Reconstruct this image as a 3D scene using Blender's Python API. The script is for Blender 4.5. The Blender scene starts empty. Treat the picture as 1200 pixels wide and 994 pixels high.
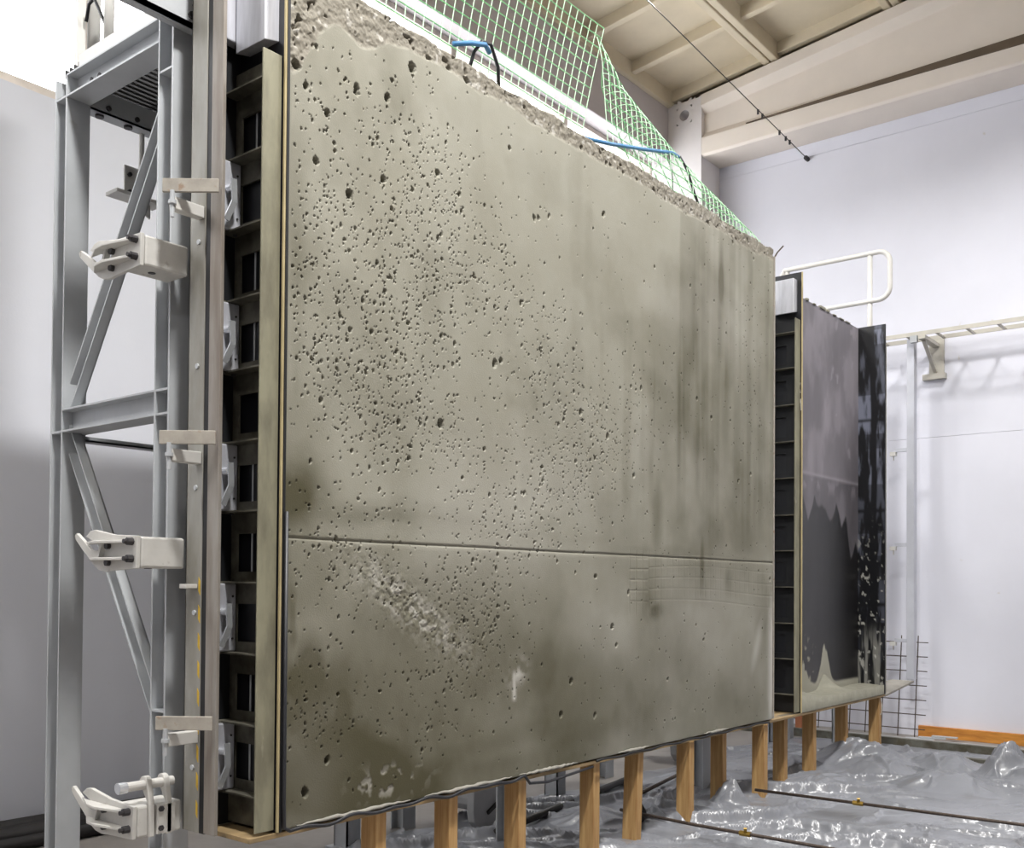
import bpy, math, random
import numpy as np
from mathutils import Matrix, Vector

random.seed(7)
rng = np.random.default_rng(11)
SC = bpy.context.scene
COL = SC.collection
PI = math.pi

# ------------------------------------------------------------------ camera
yaw, pit, rol = math.radians(38.97), math.radians(0.9553), math.radians(0.4144)
fw = Vector((math.cos(pit) * math.cos(yaw), math.cos(pit) * math.sin(yaw), math.sin(pit)))
rt = fw.cross(Vector((0, 0, 1))).normalized()
up = rt.cross(fw)
r2 = rt * math.cos(rol) + up * math.sin(rol)
u2 = -rt * math.sin(rol) + up * math.cos(rol)
cd = bpy.data.cameras.new('camera')
cam = bpy.data.objects.new('camera', cd)
COL.objects.link(cam)
cam.matrix_world = Matrix(((r2.x, u2.x, -fw.x, -2.231), (r2.y, u2.y, -fw.y, -2.814), (r2.z, u2.z, -fw.z, 1.35), (0, 0, 0, 1)))
cd.sensor_width = 36
cd.lens = 36 * 1190.84 / 1200
cd.shift_y = (666.78 - 497) / 1200
cd.clip_start = 0.05
SC.camera = cam

# ------------------------------------------------------------------ world (bright overcast sky outside the windows)
w = bpy.data.worlds.new('sky')
SC.world = w
w.use_nodes = True
bg = w.node_tree.nodes['Background']
bg.inputs[0].default_value = (0.97, 0.98, 1.0, 1)
bg.inputs[1].default_value = 5.5

# ------------------------------------------------------------------ hall lamps (high-bay luminaires under the roof)
def lamp(loc, power, size=0.5, spread=180, color=(1.0, 0.985, 0.96)):
    l = bpy.data.lights.new('hall_lamp', 'AREA')
    l.shape = 'DISK'
    l.size = size
    l.energy = power
    l.color = color
    l.spread = math.radians(spread)
    o = bpy.data.objects.new('hall_lamp', l)
    COL.objects.link(o)
    o.location = loc
    return o
for lx, ly, pw, sp in ((5.0, -1.7, 120, 150), (4.4, 1.2, 80, 150), (2.1, -1.7, 120, 150), (-0.7, -1.7, 300, 165), (-3.6, -3.0, 60, 150), (-3.4, 1.2, 110, 165), (0.6, -7.0, 25, 130), (5.0, -7.0, 25, 130), (-4.0, -7.0, 25, 130)):
    lamp((lx, ly, 6.0), pw, spread=sp)

SC.view_settings.view_transform = 'Standard'
SC.view_settings.look = 'None'
SC.view_settings.gamma = 1
SC.view_settings.use_curve_mapping = False
SC.view_settings.exposure = 0.0

# ------------------------------------------------------------------ helpers
class MB:
    def __init__(s):
        s.v, s.f = [], []
    def add(s, vs, fs):
        n = len(s.v)
        s.v += [tuple(p) for p in vs]
        s.f += [tuple(i + n for i in f) for f in fs]
        return s
    def box(s, x0, x1, y0, y1, z0, z1):
        vs = [(x, y, z) for x in (x0, x1) for y in (y0, y1) for z in (z0, z1)]
        return s.add(vs, [(0, 1, 3, 2), (4, 6, 7, 5), (0, 4, 5, 1), (2, 3, 7, 6), (0, 2, 6, 4), (1, 5, 7, 3)])
    def obox(s, a, b, wd, ht, upv=(0, 0, 1)):
        """box running from a to b, wd across, ht along upv"""
        a, b = Vector(a), Vector(b)
        d = (b - a).normalized()
        upv = Vector(upv)
        side = d.cross(upv).normalized()
        u_ = side.cross(d)
        vs = [p + side * (i * wd / 2) + u_ * (j * ht / 2) for p in (a, b) for i in (-1, 1) for j in (-1, 1)]
        return s.add(vs, [(0, 1, 3, 2), (4, 6, 7, 5), (0, 4, 5, 1), (2, 3, 7, 6), (0, 2, 6, 4), (1, 5, 7, 3)])
    def prism(s, pts, axis, a0, a1):
        """pts in the two other axes (cyclic order kept), extruded along axis"""
        def P(p, a):
            return {'x': (a, p[0], p[1]), 'y': (p[0], a, p[1]), 'z': (p[0], p[1], a)}[axis]
        n = len(pts)
        vs = [P(p, a0) for p in pts] + [P(p, a1) for p in pts]
        return s.add(vs, [tuple(range(n))[::-1], tuple(range(n, 2 * n))] + [(i, (i + 1) % n, n + (i + 1) % n, n + i) for i in range(n)])
    def tube(s, pts, r, n=8, cap=True):
        pts = [Vector(p) for p in pts]
        rings = []
        ref = Vector((0, 0, 1))
        m = len(pts)
        for i, p in enumerate(pts):
            d = (pts[min(i + 1, m - 1)] - pts[max(i - 1, 0)])
            d.normalize()
            if abs(d.dot(ref)) > 0.95:
                ref = Vector((1, 0, 0)) if abs(d.x) < 0.9 else Vector((0, 1, 0))
            a = d.cross(ref).normalized()
            b = a.cross(d)
            ref = b
            rr = r[i] if isinstance(r, (list, tuple)) else r
            rings.append([p + (a * math.cos(2 * PI * k / n) + b * math.sin(2 * PI * k / n)) * rr for k in range(n)])
        vs = [q for ring in rings for q in ring]
        fs = [(i * n + k, i * n + (k + 1) % n, (i + 1) * n + (k + 1) % n, (i + 1) * n + k) for i in range(m - 1) for k in range(n)]
        if cap:
            fs += [tuple(range(n))[::-1], tuple(range((m - 1) * n, m * n))]
        return s.add(vs, fs)
    def build(s, name, mat, parent=None, bevel=0, smooth=False):
        me = bpy.data.meshes.new(name)
        me.from_pydata(s.v, [], s.f)
        me.validate()
        o = bpy.data.objects.new(name, me)
        COL.objects.link(o)
        if mat:
            me.materials.append(mat)
        if parent is not None:
            o.parent = parent
        if smooth:
            me.polygons.foreach_set('use_smooth', [True] * len(me.polygons))
        fix_normals(me)
        if bevel:
            b = o.modifiers.new('bevel', 'BEVEL')
            b.width = bevel
            b.segments = 2
            b.limit_method = 'ANGLE'
        return o

def fix_normals(me):
    import bmesh
    bm = bmesh.new()
    bm.from_mesh(me)
    bmesh.ops.recalc_face_normals(bm, faces=bm.faces)
    bm.to_mesh(me)
    bm.free()

def arc(c, r, a0, a1, n, plane='yz'):
    out = []
    for i in range(n + 1):
        a = a0 + (a1 - a0) * i / n
        u_, v_ = r * math.cos(a), r * math.sin(a)
        out.append({'yz': (c[0], c[1] + u_, c[2] + v_), 'xz': (c[0] + u_, c[1], c[2] + v_), 'xy': (c[0] + u_, c[1] + v_, c[2])}[plane])
    return out

def tag(o, label, cat, group=None):
    o['label'] = label
    o['category'] = cat
    if group:
        o['group'] = group
    return o
def thing(name, label, cat, group=None):
    o = bpy.data.objects.new(name, None)
    o.empty_display_size = 0.1
    COL.objects.link(o)
    return tag(o, label, cat, group)
def struct(o):
    o['kind'] = 'structure'
    return o

# ---- numpy value noise
def vnoise(x, y, seed):
    r_ = np.random.default_rng(seed)
    T = r_.random((256, 256))
    xi, yi = np.floor(x).astype(int), np.floor(y).astype(int)
    fx, fy = x - xi, y - yi
    fx = fx * fx * (3 - 2 * fx)
    fy = fy * fy * (3 - 2 * fy)
    a, b = T[xi % 256, yi % 256], T[(xi + 1) % 256, yi % 256]
    c, d = T[xi % 256, (yi + 1) % 256], T[(xi + 1) % 256, (yi + 1) % 256]
    return (a * (1 - fx) + b * fx) * (1 - fy) + (c * (1 - fx) + d * fx) * fy
def fbm(x, y, seed, o=4, g=0.5):
    t, a, s = 0, 1, 0
    for i in range(o):
        t = t + a * vnoise(x * 2 ** i + 7.3 * i, y * 2 ** i + 3.1 * i, seed + i)
        s += a
        a *= g
    return t / s
def sstep(a, b, x):
    t = np.clip((x - a) / (b - a), 0, 1)
    return t * t * (3 - 2 * t)

def grid_mesh(name, P, mat, attrs=None, parent=None, smooth=True, skirt=None):
    """P: (nu, nv, 3) array of points"""
    nu, nv = P.shape[:2]
    V = P.reshape(-1, 3)
    idx = np.arange(nu * nv).reshape(nu, nv)
    F = np.stack([idx[:-1, :-1], idx[1:, :-1], idx[1:, 1:], idx[:-1, 1:]], -1).reshape(-1, 4)
    if skirt is not None:
        b = np.concatenate([idx[:, 0], idx[-1, 1:], idx[-2::-1, -1], idx[0, -2:0:-1]])
        n0 = len(V)
        W = V[b].copy()
        W[:, 1] = skirt
        V = np.concatenate([V, W])
        nb = len(b)
        k = np.arange(nb)
        S = np.stack([b, n0 + k, n0 + (k + 1) % nb, b[(k + 1) % nb]], -1)
        F = np.concatenate([F, S])
    me = bpy.data.meshes.new(name)
    me.vertices.add(len(V))
    me.vertices.foreach_set('co', V.astype(np.float32).ravel())
    me.loops.add(F.size)
    me.loops.foreach_set('vertex_index', F.astype(np.int32).ravel())
    me.polygons.add(len(F))
    me.polygons.foreach_set('loop_start', np.arange(0, F.size, 4, dtype=np.int32))
    me.update(calc_edges=True)
    if smooth:
        me.polygons.foreach_set('use_smooth', np.ones(len(F), dtype=bool))
    for an, av in (attrs or {}).items():
        A = me.attributes.new(an, 'FLOAT', 'POINT')
        d = np.zeros(len(V), dtype=np.float32)
        d[:nu * nv] = av.reshape(-1)
        A.data.foreach_set('value', d)
    me.materials.append(mat)
    o = bpy.data.objects.new(name, me)
    COL.objects.link(o)
    if parent is not None:
        o.parent = parent
    return o

# ------------------------------------------------------------------ materials
def lin(c):
    return tuple(((v / 255) / 12.92 if v <= 10 else (((v / 255) + 0.055) / 1.055) ** 2.4) for v in c)
def mat(name, col, rough=0.6, metal=0.0, var=0.12, scale=6.0, bump=0.0, bscale=80.0, col2=None, stretch=(1, 1, 1), spots=None, edge=(0.35, 0.65), coords='Object', spec=0.5):
    m = bpy.data.materials.new(name)
    m.use_nodes = True
    nt = m.node_tree
    N, L = nt.nodes, nt.links
    b = N['Principled BSDF']
    b.inputs['Roughness'].default_value = rough
    b.inputs['Metallic'].default_value = metal
    b.inputs['Specular IOR Level'].default_value = spec
    tc = N.new('ShaderNodeTexCoord')
    mp = N.new('ShaderNodeMapping')
    mp.inputs['Scale'].default_value = stretch
    L.new(tc.outputs[coords], mp.inputs[0])
    n = N.new('ShaderNodeTexNoise')
    n.inputs['Scale'].default_value = scale
    n.inputs['Detail'].default_value = 6
    n.inputs['Roughness'].default_value = 0.6
    L.new(mp.outputs[0], n.inputs['Vector'])
    r = N.new('ShaderNodeValToRGB')
    c = lin(col)
    c2 = lin(col2) if col2 else tuple(v * (1 - 2 * var) for v in c)
    r.color_ramp.elements[0].position, r.color_ramp.elements[1].position = edge
    r.color_ramp.elements[0].color = (*c2, 1)
    r.color_ramp.elements[1].color = (*c, 1)
    L.new(n.outputs['Fac'], r.inputs[0])
    out = r.outputs[0]
    if spots:
        sc_, th, sc_col = spots
        n2 = N.new('ShaderNodeTexNoise')
        n2.inputs['Scale'].default_value = sc_
        n2.inputs['Detail'].default_value = 8
        L.new(mp.outputs[0], n2.inputs['Vector'])
        r2_ = N.new('ShaderNodeValToRGB')
        r2_.color_ramp.elements[0].position = th
        r2_.color_ramp.elements[1].position = min(th + 0.1, 1)
        L.new(n2.outputs['Fac'], r2_.inputs[0])
        mx = N.new('ShaderNodeMixRGB')
        mx.inputs[2].default_value = (*lin(sc_col), 1)
        L.new(r2_.outputs[0], mx.inputs[0])
        L.new(out, mx.inputs[1])
        out = mx.outputs[0]
    L.new(out, b.inputs['Base Color'])
    if bump:
        n3 = N.new('ShaderNodeTexNoise')
        n3.inputs['Scale'].default_value = bscale
        n3.inputs['Detail'].default_value = 4
        L.new(mp.outputs[0], n3.inputs['Vector'])
        bp = N.new('ShaderNodeBump')
        bp.inputs['Strength'].default_value = bump
        bp.inputs['Distance'].default_value = 0.01
        L.new(n3.outputs['Fac'], bp.inputs['Height'])
        L.new(bp.outputs[0], b.inputs['Normal'])
    return m

def add_attr_mix(m, attr, col, rough=None):
    """mix another albedo over the base colour where the mesh attribute says so (stains, painted falloff, dust, stuck concrete)"""
    nt = m.node_tree
    N, L = nt.nodes, nt.links
    b = N['Principled BSDF']
    src = b.inputs['Base Color'].links[0].from_socket
    a = N.new('ShaderNodeAttribute')
    a.attribute_name = attr
    mx = N.new('ShaderNodeMixRGB')
    mx.inputs[2].default_value = (*lin(col), 1)
    L.new(a.outputs['Fac'], mx.inputs[0])
    L.new(src, mx.inputs[1])
    L.new(mx.outputs[0], b.inputs['Base Color'])
    if rough is not None:
        if b.inputs['Roughness'].links:
            rs = b.inputs['Roughness'].links[0].from_socket
        else:
            v = N.new('ShaderNodeValue')
            v.outputs[0].default_value = b.inputs['Roughness'].default_value
            rs = v.outputs[0]
        mr = N.new('ShaderNodeMix')
        L.new(a.outputs['Fac'], mr.inputs[0])
        L.new(rs, mr.inputs[2])
        mr.inputs[3].default_value = rough
        L.new(mr.outputs[0], b.inputs['Roughness'])

M = {}
M['wall'] = mat('painted_wall', (220, 221, 231), 0.7, var=0.025, scale=1.2, bump=0.05, bscale=60, spots=(9, 0.74, (196, 190, 182)))
M['wall_back'] = mat('painted_wall_back', (216, 218, 226), 0.7, var=0.03, scale=0.9, bump=0.05, spots=(5, 0.72, (188, 184, 178)))
M['beam'] = mat('painted_beam', (226, 217, 207), 0.75, var=0.03, scale=2.5, bump=0.08, bscale=40)
M['girder'] = mat('girder_grey', (190, 184, 186), 0.75, var=0.03, scale=2, bump=0.05)
M['column'] = mat('column_white', (228, 224, 224), 0.75, var=0.03, scale=3, spots=(14, 0.72, (150, 145, 140)))
M['slab'] = mat('roof_slab', (214, 202, 178), 0.85, var=0.05, scale=2.5, bump=0.1, bscale=30, spots=(1.2, 0.66, (184, 170, 146)))
M['winframe'] = mat('window_frame', (225, 215, 205), 0.6)
M['brown'] = mat('brown_tone', (98, 84, 68), 0.7)
M['floor'] = mat('floor_concrete', (146, 141, 136), 0.6, var=0.1, scale=2.2, bump=0.1, bscale=30, spots=(3.0, 0.6, (120, 115, 110)))
M['galv'] = mat('galvanised', (180, 183, 186), 0.5, 0.15, var=0.06, scale=5, spots=(7, 0.72, (150, 150, 146)))
M['galv_dirty'] = mat('galvanised_dirty', (150, 149, 143), 0.55, 0.2, var=0.1, scale=9, stretch=(1, 1, 0.3), col2=(126, 123, 114))
M['clamp'] = mat('clamp_cream', (196, 194, 189), 0.55, 0.0, var=0.06, scale=14, spots=(22, 0.66, (140, 132, 120)))
M['rusty'] = mat('rusty_bar', (150, 146, 140), 0.6, 0.25, var=0.1, scale=14, col2=(122, 113, 104), spots=(30, 0.68, (128, 92, 74)), stretch=(1, 1, 0.15))
M['rustyarm'] = mat('stained_arm', (166, 160, 150), 0.6, 0.1, var=0.12, scale=16, spots=(26, 0.6, (142, 122, 104)))
M['alu'] = mat('aluminium', (206, 207, 214), 0.38, 0.35, var=0.1, scale=10, stretch=(3, 3, 0.4))
M['chrome'] = mat('zinc_lever', (225, 228, 232), 0.25, 0.7, var=0.05)
M['bolt'] = mat('bolt_dark', (74, 72, 74), 0.5, 0.6, var=0.2)
M['stop'] = mat('stop_steel', (138, 135, 114), 0.55, 0.15, var=0.12, scale=12, col2=(104, 100, 84), spots=(18, 0.66, (164, 162, 146)), stretch=(1, 1, 0.3), edge=(0.3, 0.6))
M['stopin'] = mat('stop_steel_inner', (112, 109, 98), 0.55, 0.3, var=0.15, scale=10, col2=(70, 67, 58))
M['black'] = mat('film_plywood', (24, 25, 30), 0.38, var=0.2, scale=5)
M['blacksteel'] = mat('black_steel', (30, 31, 34), 0.5, 0.2, var=0.2)
M['plyedge'] = mat('plywood_edge', (196, 180, 138), 0.7, var=0.15, scale=30, stretch=(1, 1, 0.2))
M['rubber'] = mat('rubber', (22, 22, 24), 0.55, var=0.15)
M['ply'] = mat('plywood', (160, 136, 98), 0.7, var=0.2, scale=8, stretch=(0.6, 3, 3), spots=(5, .56, (92, 84, 70)))
M['plytop'] = mat('plywood_dusty', (150, 146, 138), 0.7, var=0.12, scale=8)
M['timber'] = mat('timber', (190, 156, 104), 0.65, var=0.14, scale=5, stretch=(9, 9, 0.7), col2=(158, 118, 72), spots=(2.2, 0.64, (112, 80, 52)))
M['board'] = mat('orange_board', (212, 146, 62), 0.6, var=0.15, scale=6, stretch=(4, 0.6, 4), col2=(176, 112, 44))
M['net'] = mat('green_net', (150, 226, 160), 0.5, var=0.08, scale=20)
M['netlight'] = mat('pale_net', (206, 240, 208), 0.5, var=0.06, scale=20)
M['blue'] = mat('blue_strap', (70, 128, 176), 0.5, var=0.12)
M['cable'] = mat('black_cable', (32, 33, 38), 0.45, var=0.1)
M['rebar'] = mat('rebar', (86, 74, 66), 0.6, 0.4, var=0.2, scale=60, bump=0.5, bscale=150)
M['white'] = mat('white_paint', (208, 206, 201), 0.45, var=0.04, scale=12)
M['tray'] = mat('tray_galv', (190, 186, 176), 0.5, 0.2, var=0.08)
M['post'] = mat('post_galv', (196, 198, 206), 0.45, 0.25, var=0.05)
M['pipe'] = mat('dark_pipe', (56, 54, 52), 0.5, 0.3, var=0.2)
M['yellow'] = mat('hazard_yellow', (206, 168, 40), 0.6, var=0.15, scale=20)
M['foot'] = mat('cast_foot', (176, 176, 176), 0.7, var=0.08)
M['brick'] = mat('brick_red', (176, 112, 78), 0.8, var=0.12)
M['channel'] = mat('floor_channel', (118, 118, 110), 0.6, 0.3, var=0.2, scale=8, col2=(84, 80, 66))
M['brass'] = mat('brass', (170, 140, 70), 0.4, 0.8)
M['lip'] = mat('cement_lip', (150, 147, 138), 0.8, var=0.12, scale=20)
M['residue'] = mat('fresh_residue', (142, 140, 126), 0.8, var=0.1, scale=12, bump=0.2, bscale=50)

# panel concrete
m = mat('panel_concrete', (150, 148, 136), 0.62, var=0.0, scale=1.6, col2=(136, 133, 119), bump=0.12, bscale=180, edge=(0.3, 0.7), spec=0.35)
add_attr_mix(m, 'grime_falloff', (74, 70, 50))
add_attr_mix(m, 'rough_top', (120, 114, 102))
add_attr_mix(m, 'laitance', (190, 187, 180))
M['panel'] = m
# mould sheet: black film with cement dust
m = mat('mould_sheet', (22, 21, 23), 0.4, var=0.2, scale=4, stretch=(2, 1, 0.6))
add_attr_mix(m, 'dust', (142, 137, 144), 0.7)
add_attr_mix(m, 'stuck', (158, 156, 143), 0.85)
M['sheet'] = m
m = mat('end_sheet', (16, 17, 22), 0.4, var=0.25, scale=4)
add_attr_mix(m, 'dust', (112, 116, 132), 0.7)
add_attr_mix(m, 'stuck', (196, 195, 186), 0.85)
M['endsheet'] = m
# plastic film
m = mat('plastic_film', (128, 130, 136), 0.3, var=0.06, scale=3, bump=0.08, bscale=20, spots=(2.4, 0.62, (106, 106, 108)))
m.node_tree.nodes['Principled BSDF'].inputs['Coat Weight'].default_value = 0.25
m.node_tree.nodes['Principled BSDF'].inputs['Coat Roughness'].default_value = 0.15
M['film'] = m
# window glass
m = bpy.data.materials.new('window_glass')
m.use_nodes = True
nt = m.node_tree
pb = nt.nodes['Principled BSDF']
nt.nodes.remove(pb)
tr = nt.nodes.new('ShaderNodeBsdfTransparent')
gl = nt.nodes.new('ShaderNodeBsdfGlossy')
gl.inputs['Roughness'].default_value = 0.1
mx = nt.nodes.new('ShaderNodeMixShader')
mx.inputs[0].default_value = 0.06
nt.links.new(tr.outputs[0], mx.inputs[1])
nt.links.new(gl.outputs[0], mx.inputs[2])
nt.links.new(mx.outputs[0], nt.nodes['Material Output'].inputs[0])
M['glass'] = m

# ------------------------------------------------------------------ the hall
XL, XR, YB, YF = -9.0, 7.4, 2.75, -12.0
struct(MB().box(XL - .2, XR + .3, YF - .2, YB + .3, -0.12, 0).build('floor', M['floor']))
wr = thing('wall_right', 'x', 'x')
del wr['label'], wr['category']
struct(wr)
for z0, z1 in ((0, 2.735), (2.737, 5.632), (5.634, 8.4)):
    MB().box(XR, XR + .2, YF, YB, z0, z1).build('wall_panel', M['wall'], wr, bevel=0.002)
MB().box(XR + .195, XR + .25, YF, YB, 0, 8.4).build('wall_core', M['wall'], wr)
struct(MB().box(XL, XR, YB, YB + .2, 0, 4.06).build('wall_back', M['wall_back']))
struct(MB().box(XL - .2, XL, YF, YB + .2, 0, 8.4).build('wall_left', M['wall']))
struct(MB().box(XL - .2, XR + .2, YF - .2, YF, 0, 8.4).build('wall_front', M['wall']))
# eaves girder over the window band
struct(MB().prism([(YB - .16, 5.82), (YB + .2, 5.82), (YB + .2, 6.6), (YB - .04, 6.6), (YB - .04, 6.44), (YB - .16, 6.38)], 'x', XL, XR).build('trim_1', M['girder'], bevel=.008))
# window band
k = 0
xw = 7.0
while xw > XL:
    k += 1
    x0 = max(xw - 1.56, XL)
    W = thing('window_%d' % k, 'x', 'x')
    del W['label'], W['category']
    struct(W)
    MB().box(x0, xw, YB + .03, YB + .13, 5.775, 5.82).box(x0, xw, YB + .03, YB + .13, 4.06, 4.12).box(x0, x0 + .03, YB + .03, YB + .13, 4.12, 5.775).box(xw - .03, xw, YB + .03, YB + .13, 4.12, 5.775).build('window_frame', M['winframe'], W, bevel=.004)
    MB().box(x0 + .03, xw - .03, YB + .07, YB + .076, 4.12, 5.775).build('pane', M['glass'], W)
    xw = x0
# corner column with cable hole
cc = thing('trim_2', 'x', 'x')
del cc['label'], cc['category']
struct(cc)
n = 20
hole = [(2.40 + .055 * math.cos(2 * PI * i / n), 6.24 + .055 * math.sin(2 * PI * i / n)) for i in range(n)]
mb = MB()
sq = []
for (hy, hz) in hole:      # front face ring: project hole points out to a square
    dy, dz = hy - 2.40, hz - 6.24
    s_ = .09 / max(abs(dy), abs(dz))
    sq.append((2.40 + dy * s_, 6.24 + dz * s_))
vs = [(7.0, a, b) for a, b in sq] + [(7.0, a, b) for a, b in hole] + [(7.14, a, b) for a, b in hole]
fs = [(i, (i + 1) % n, n + (i + 1) % n, n + i) for i in range(n)] + [(n + i, n + (i + 1) % n, 2 * n + (i + 1) % n, 2 * n + i) for i in range(n)] + [tuple(range(2 * n, 3 * n))]
mb.add(vs, fs)
for y0, y1, z0, z1 in ((2.20, 2.31, 5.75, 6.38), (2.49, YB, 5.75, 6.38), (2.31, 2.49, 5.75, 6.15), (2.31, 2.49, 6.33, 6.38), (2.20, YB, 0, 5.75)):
    mb.box(7.0, XR, y0, y1, z0, z1)
mb.build('column_shaft', M['column'], cc)
mb = MB()
for i in range(9):
    y0 = 2.2 + i * .06
    mb.prism([(y0, 6.375), (y0 + .06, 6.375), (y0 + .05 - .02 * (i % 2), 6.375 + rng.uniform(.01, .05)), (y0 + .012, 6.375 + rng.uniform(.01, .05))], 'x', 7.02, 7.3)
mb.build('broken_mortar', M['column'], cc)
# gable beam with sloped top (I-section, precast)
def roofz(y):
    return 6.45 + .113 * (1.84 - y) if y > -4.6 else 6.45 + .113 * (1.84 + 9.2 + y)
gb = thing('trim_3', 'x', 'x')
del gb['label'], gb['category']
struct(gb)
mb = MB()
ys = [2.2, -4.6, YF]
for y0, y1 in ((2.2, -4.6), (-4.6, YF)):
    def sec(y):
        t = roofz(y)
        return [(7.0, 5.78), (7.02, 5.76), (7.4, 5.76), (7.4, t - .02), (6.98, t - .02), (6.98, t - .13), (7.06, t - .2), (7.06, 6.02), (7.0, 5.95)]
    a = [(p[0], y0, p[1]) for p in sec(y0)]
    b = [(p[0], y1, p[1]) for p in sec(y1)]
    q = len(a)
    mb.add(a + b, [tuple(range(q)), tuple(range(q, 2 * q))[::-1]] + [(i, q + i, q + (i + 1) % q, (i + 1) % q) for i in range(q)])
mb.build('beam_body', M['beam'], gb, bevel=.006)
MB().add([(6.985, 1.7, 5.955), (6.985, -4, 5.875), (6.985, -4, 6.04), (6.985, 1.7, 5.96), (7.03, 1.7, 5.955), (7.03, -4, 5.875), (7.03, -4, 6.04), (7.03, 1.7, 5.96)],
         [(0, 1, 2, 3), (4, 7, 6, 5), (0, 4, 5, 1), (1, 5, 6, 2), (2, 6, 7, 3), (3, 7, 4, 0)]).build('brown_strip', M['brown'], gb)  # plain brown strip tapering along the beam face
# roof of ribbed precast slabs
ceil = thing('ceiling', 'x', 'x')
del ceil['label'], ceil['category']
struct(ceil)
def roof_strip(y0, y1):
    mb = MB()
    za, zb = roofz(y0), roofz(y1)
    g = .006
    def hexa(xa, xb, ya, yb, h0, h1):
        pts = []
        for x in (xa, xb):
            for y in (ya, yb):
                t = (y - y0) / (y1 - y0)
                zz = za + (zb - za) * t
                pts += [(x, y, zz + h0), (x, y, zz + h1)]
        mb.add(pts, [(0, 1, 3, 2), (4, 6, 7, 5), (0, 4, 5, 1), (2, 3, 7, 6), (0, 2, 6, 4), (1, 5, 7, 3)])
    return mb, hexa
ye = 2.62
first = True
edges_y = [3.0, 2.62]
y = 2.62
while y > -4.6:
    edges_y.append(max(y - 1.17, -4.6))
    y -= 1.17
y = -4.6
while y > YF:
    edges_y.append(max(y - 1.17, YF))
    y -= 1.17
for ya, yb in zip(edges_y[:-1], edges_y[1:]):
    # one run of slabs, cut at every beam bay
    for xa, xb in ((2.3, XR), (-2.6, 2.3), (XL, -2.6)):
        mb, hexa = roof_strip(ya, yb)
        hexa(xa + .004, xb - .004, ya - .008, yb + .008, .16, .30)
        if ya - yb > .5:
            hexa(xa + .004, xb - .004, ya - .008, ya - .075, 0, .17)
            hexa(xa + .004, xb - .004, yb + .075, yb + .008, 0, .17)
            xr = 7.03
            while xr > xa:
                if xr < xb:
                    hexa(xr - .035, xr + .035, ya - .07, yb + .07, .05, .17)
                xr -= .785
        mb.build('roof_slab', M['slab'], ceil, bevel=.008)

# timber board along the foot of the right wall
bb = MB().box(XR - .045, XR, -3.4, .15, 0, .1).build('baseboard_right', M['board'], bevel=.004)
struct(bb)

# ------------------------------------------------------------------ the concrete wall panel
PX0, PX1, PZ0, PZ1 = -0.004, 3.92, 0.505, 3.54
DX, DZ = 0.003, 0.0035
nx, nz = int((PX1 - PX0) / DX) + 1, int((PZ1 - PZ0) / DZ) + 1
gx, gz = np.meshgrid(np.linspace(PX0, PX1, nx), np.linspace(PZ0, PZ1, nz), indexing='ij')
depth = np.zeros_like(gx)
def up4(f):
    cx, cz = gx[::4, ::4], gz[::4, ::4]
    c = f(cx, cz)
    ii = np.minimum(np.arange(nx) / 4, c.shape[0] - 1.001)
    jj = np.minimum(np.arange(nz) / 4, c.shape[1] - 1.001)
    i_, j_ = ii.astype(int), jj.astype(int)
    a_, b_ = (ii - i_)[:, None], (jj - j_)[None, :]
    c = c[i_, :] * (1 - a_) + c[i_ + 1, :] * a_
    return c[:, j_] * (1 - b_) + c[:, j_ + 1] * b_
def fbl(fx, fz, sd, o=4, g=.5, ox=0.0):
    return up4(lambda X_, Z_: fbm(X_ * fx + ox, Z_ * fz, sd, o, g))
# relief: broad waviness, then blow holes
depth += 0.003 * (fbl(2, 2, 3) - .5)
# pit density: clusters as on the face
blobs = [(.69, 2.94, .28, .25, 1.0), (.33, 2.41, .3, .3, 1.1), (.4, 2.04, .3, .2, 1.1), (1.0, 2.64, .3, .25, .8), (1.49, 2.4, .25, .2, .8), (1.76, 2.12, .3, .22, 1.0), (2.06, 1.98, .2, .2, .5),
         (.6, 1.95, .35, .15, 1.1), (1.25, 1.6, .4, .15, .9), (.26, 1.49, .3, .2, .9), (.91, 1.34, .4, .12, .9), (1.02, 1.14, .2, .16, 1.1), (.81, .92, .35, .16, .6), (.14, .9, .16, .14, .9),
         (.1, 2.69, .15, .35, .6), (.15, 3.15, .2, .2, .35), (1.56, 1.85, .4, .15, .8), (.46, 2.28, .35, .2, 1.0), (.62, 3.1, .25, .2, .5), (3.6, 2.6, .12, .6, .3), (2.39, 2.4, .3, .25, .25), (.5, 2.65, .4, .2, .7)]
def dens(x, z):
    d = 0.055
    for bx, bz, sx, sz, a in blobs:
        d += a * math.exp(-((x - bx) / sx) ** 2 - ((z - bz) / sz) ** 2)
    return min(d, 1.25) / 1.25
pits = []
while len(pits) < 4600:
    x, z = random.uniform(PX0 + .02, PX1 - .02), random.uniform(PZ0 + .02, PZ1 - .06)
    d = dens(x, z)
    if random.random() < d:
        r_ = min(0.0019 * math.exp(abs(random.gauss(0, 0.55))), .010)
        if random.random() < .03:
            r_ *= 1.8
        pits.append((x, z, r_))
for x, z, r_ in ((.6, 3.39, .02), (.93, 3.47, .014), (.31, 3.19, .016), (.03, 3.17, .02), (1.39, 3.02, .013), (1.12, 2.31, .014), (.28, 2.79, .016), (1.42, 3.03, .011), (1.5, 3.06, .01), (.45, 2.9, .013), (1.95, 3.2, .012),
                 (.12, 2.86, .014), (.17, 3.05, .013), (.75, 3.02, .013), (1.16, 2.33, .011), (2.0, 2.1, .012), (1.9, 1.4, .012), (2.2, 1.32, .012), (2.05, 1.15, .013), (1.7, .9, .013), (1.62, .75, .013), (1.9, .72, .012), (.1, .62, .013), (.2, .72, .014), (2.6, .85, .01), (3.0, 1.05, .01)):
    pits.append((x, z, r_))
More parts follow.
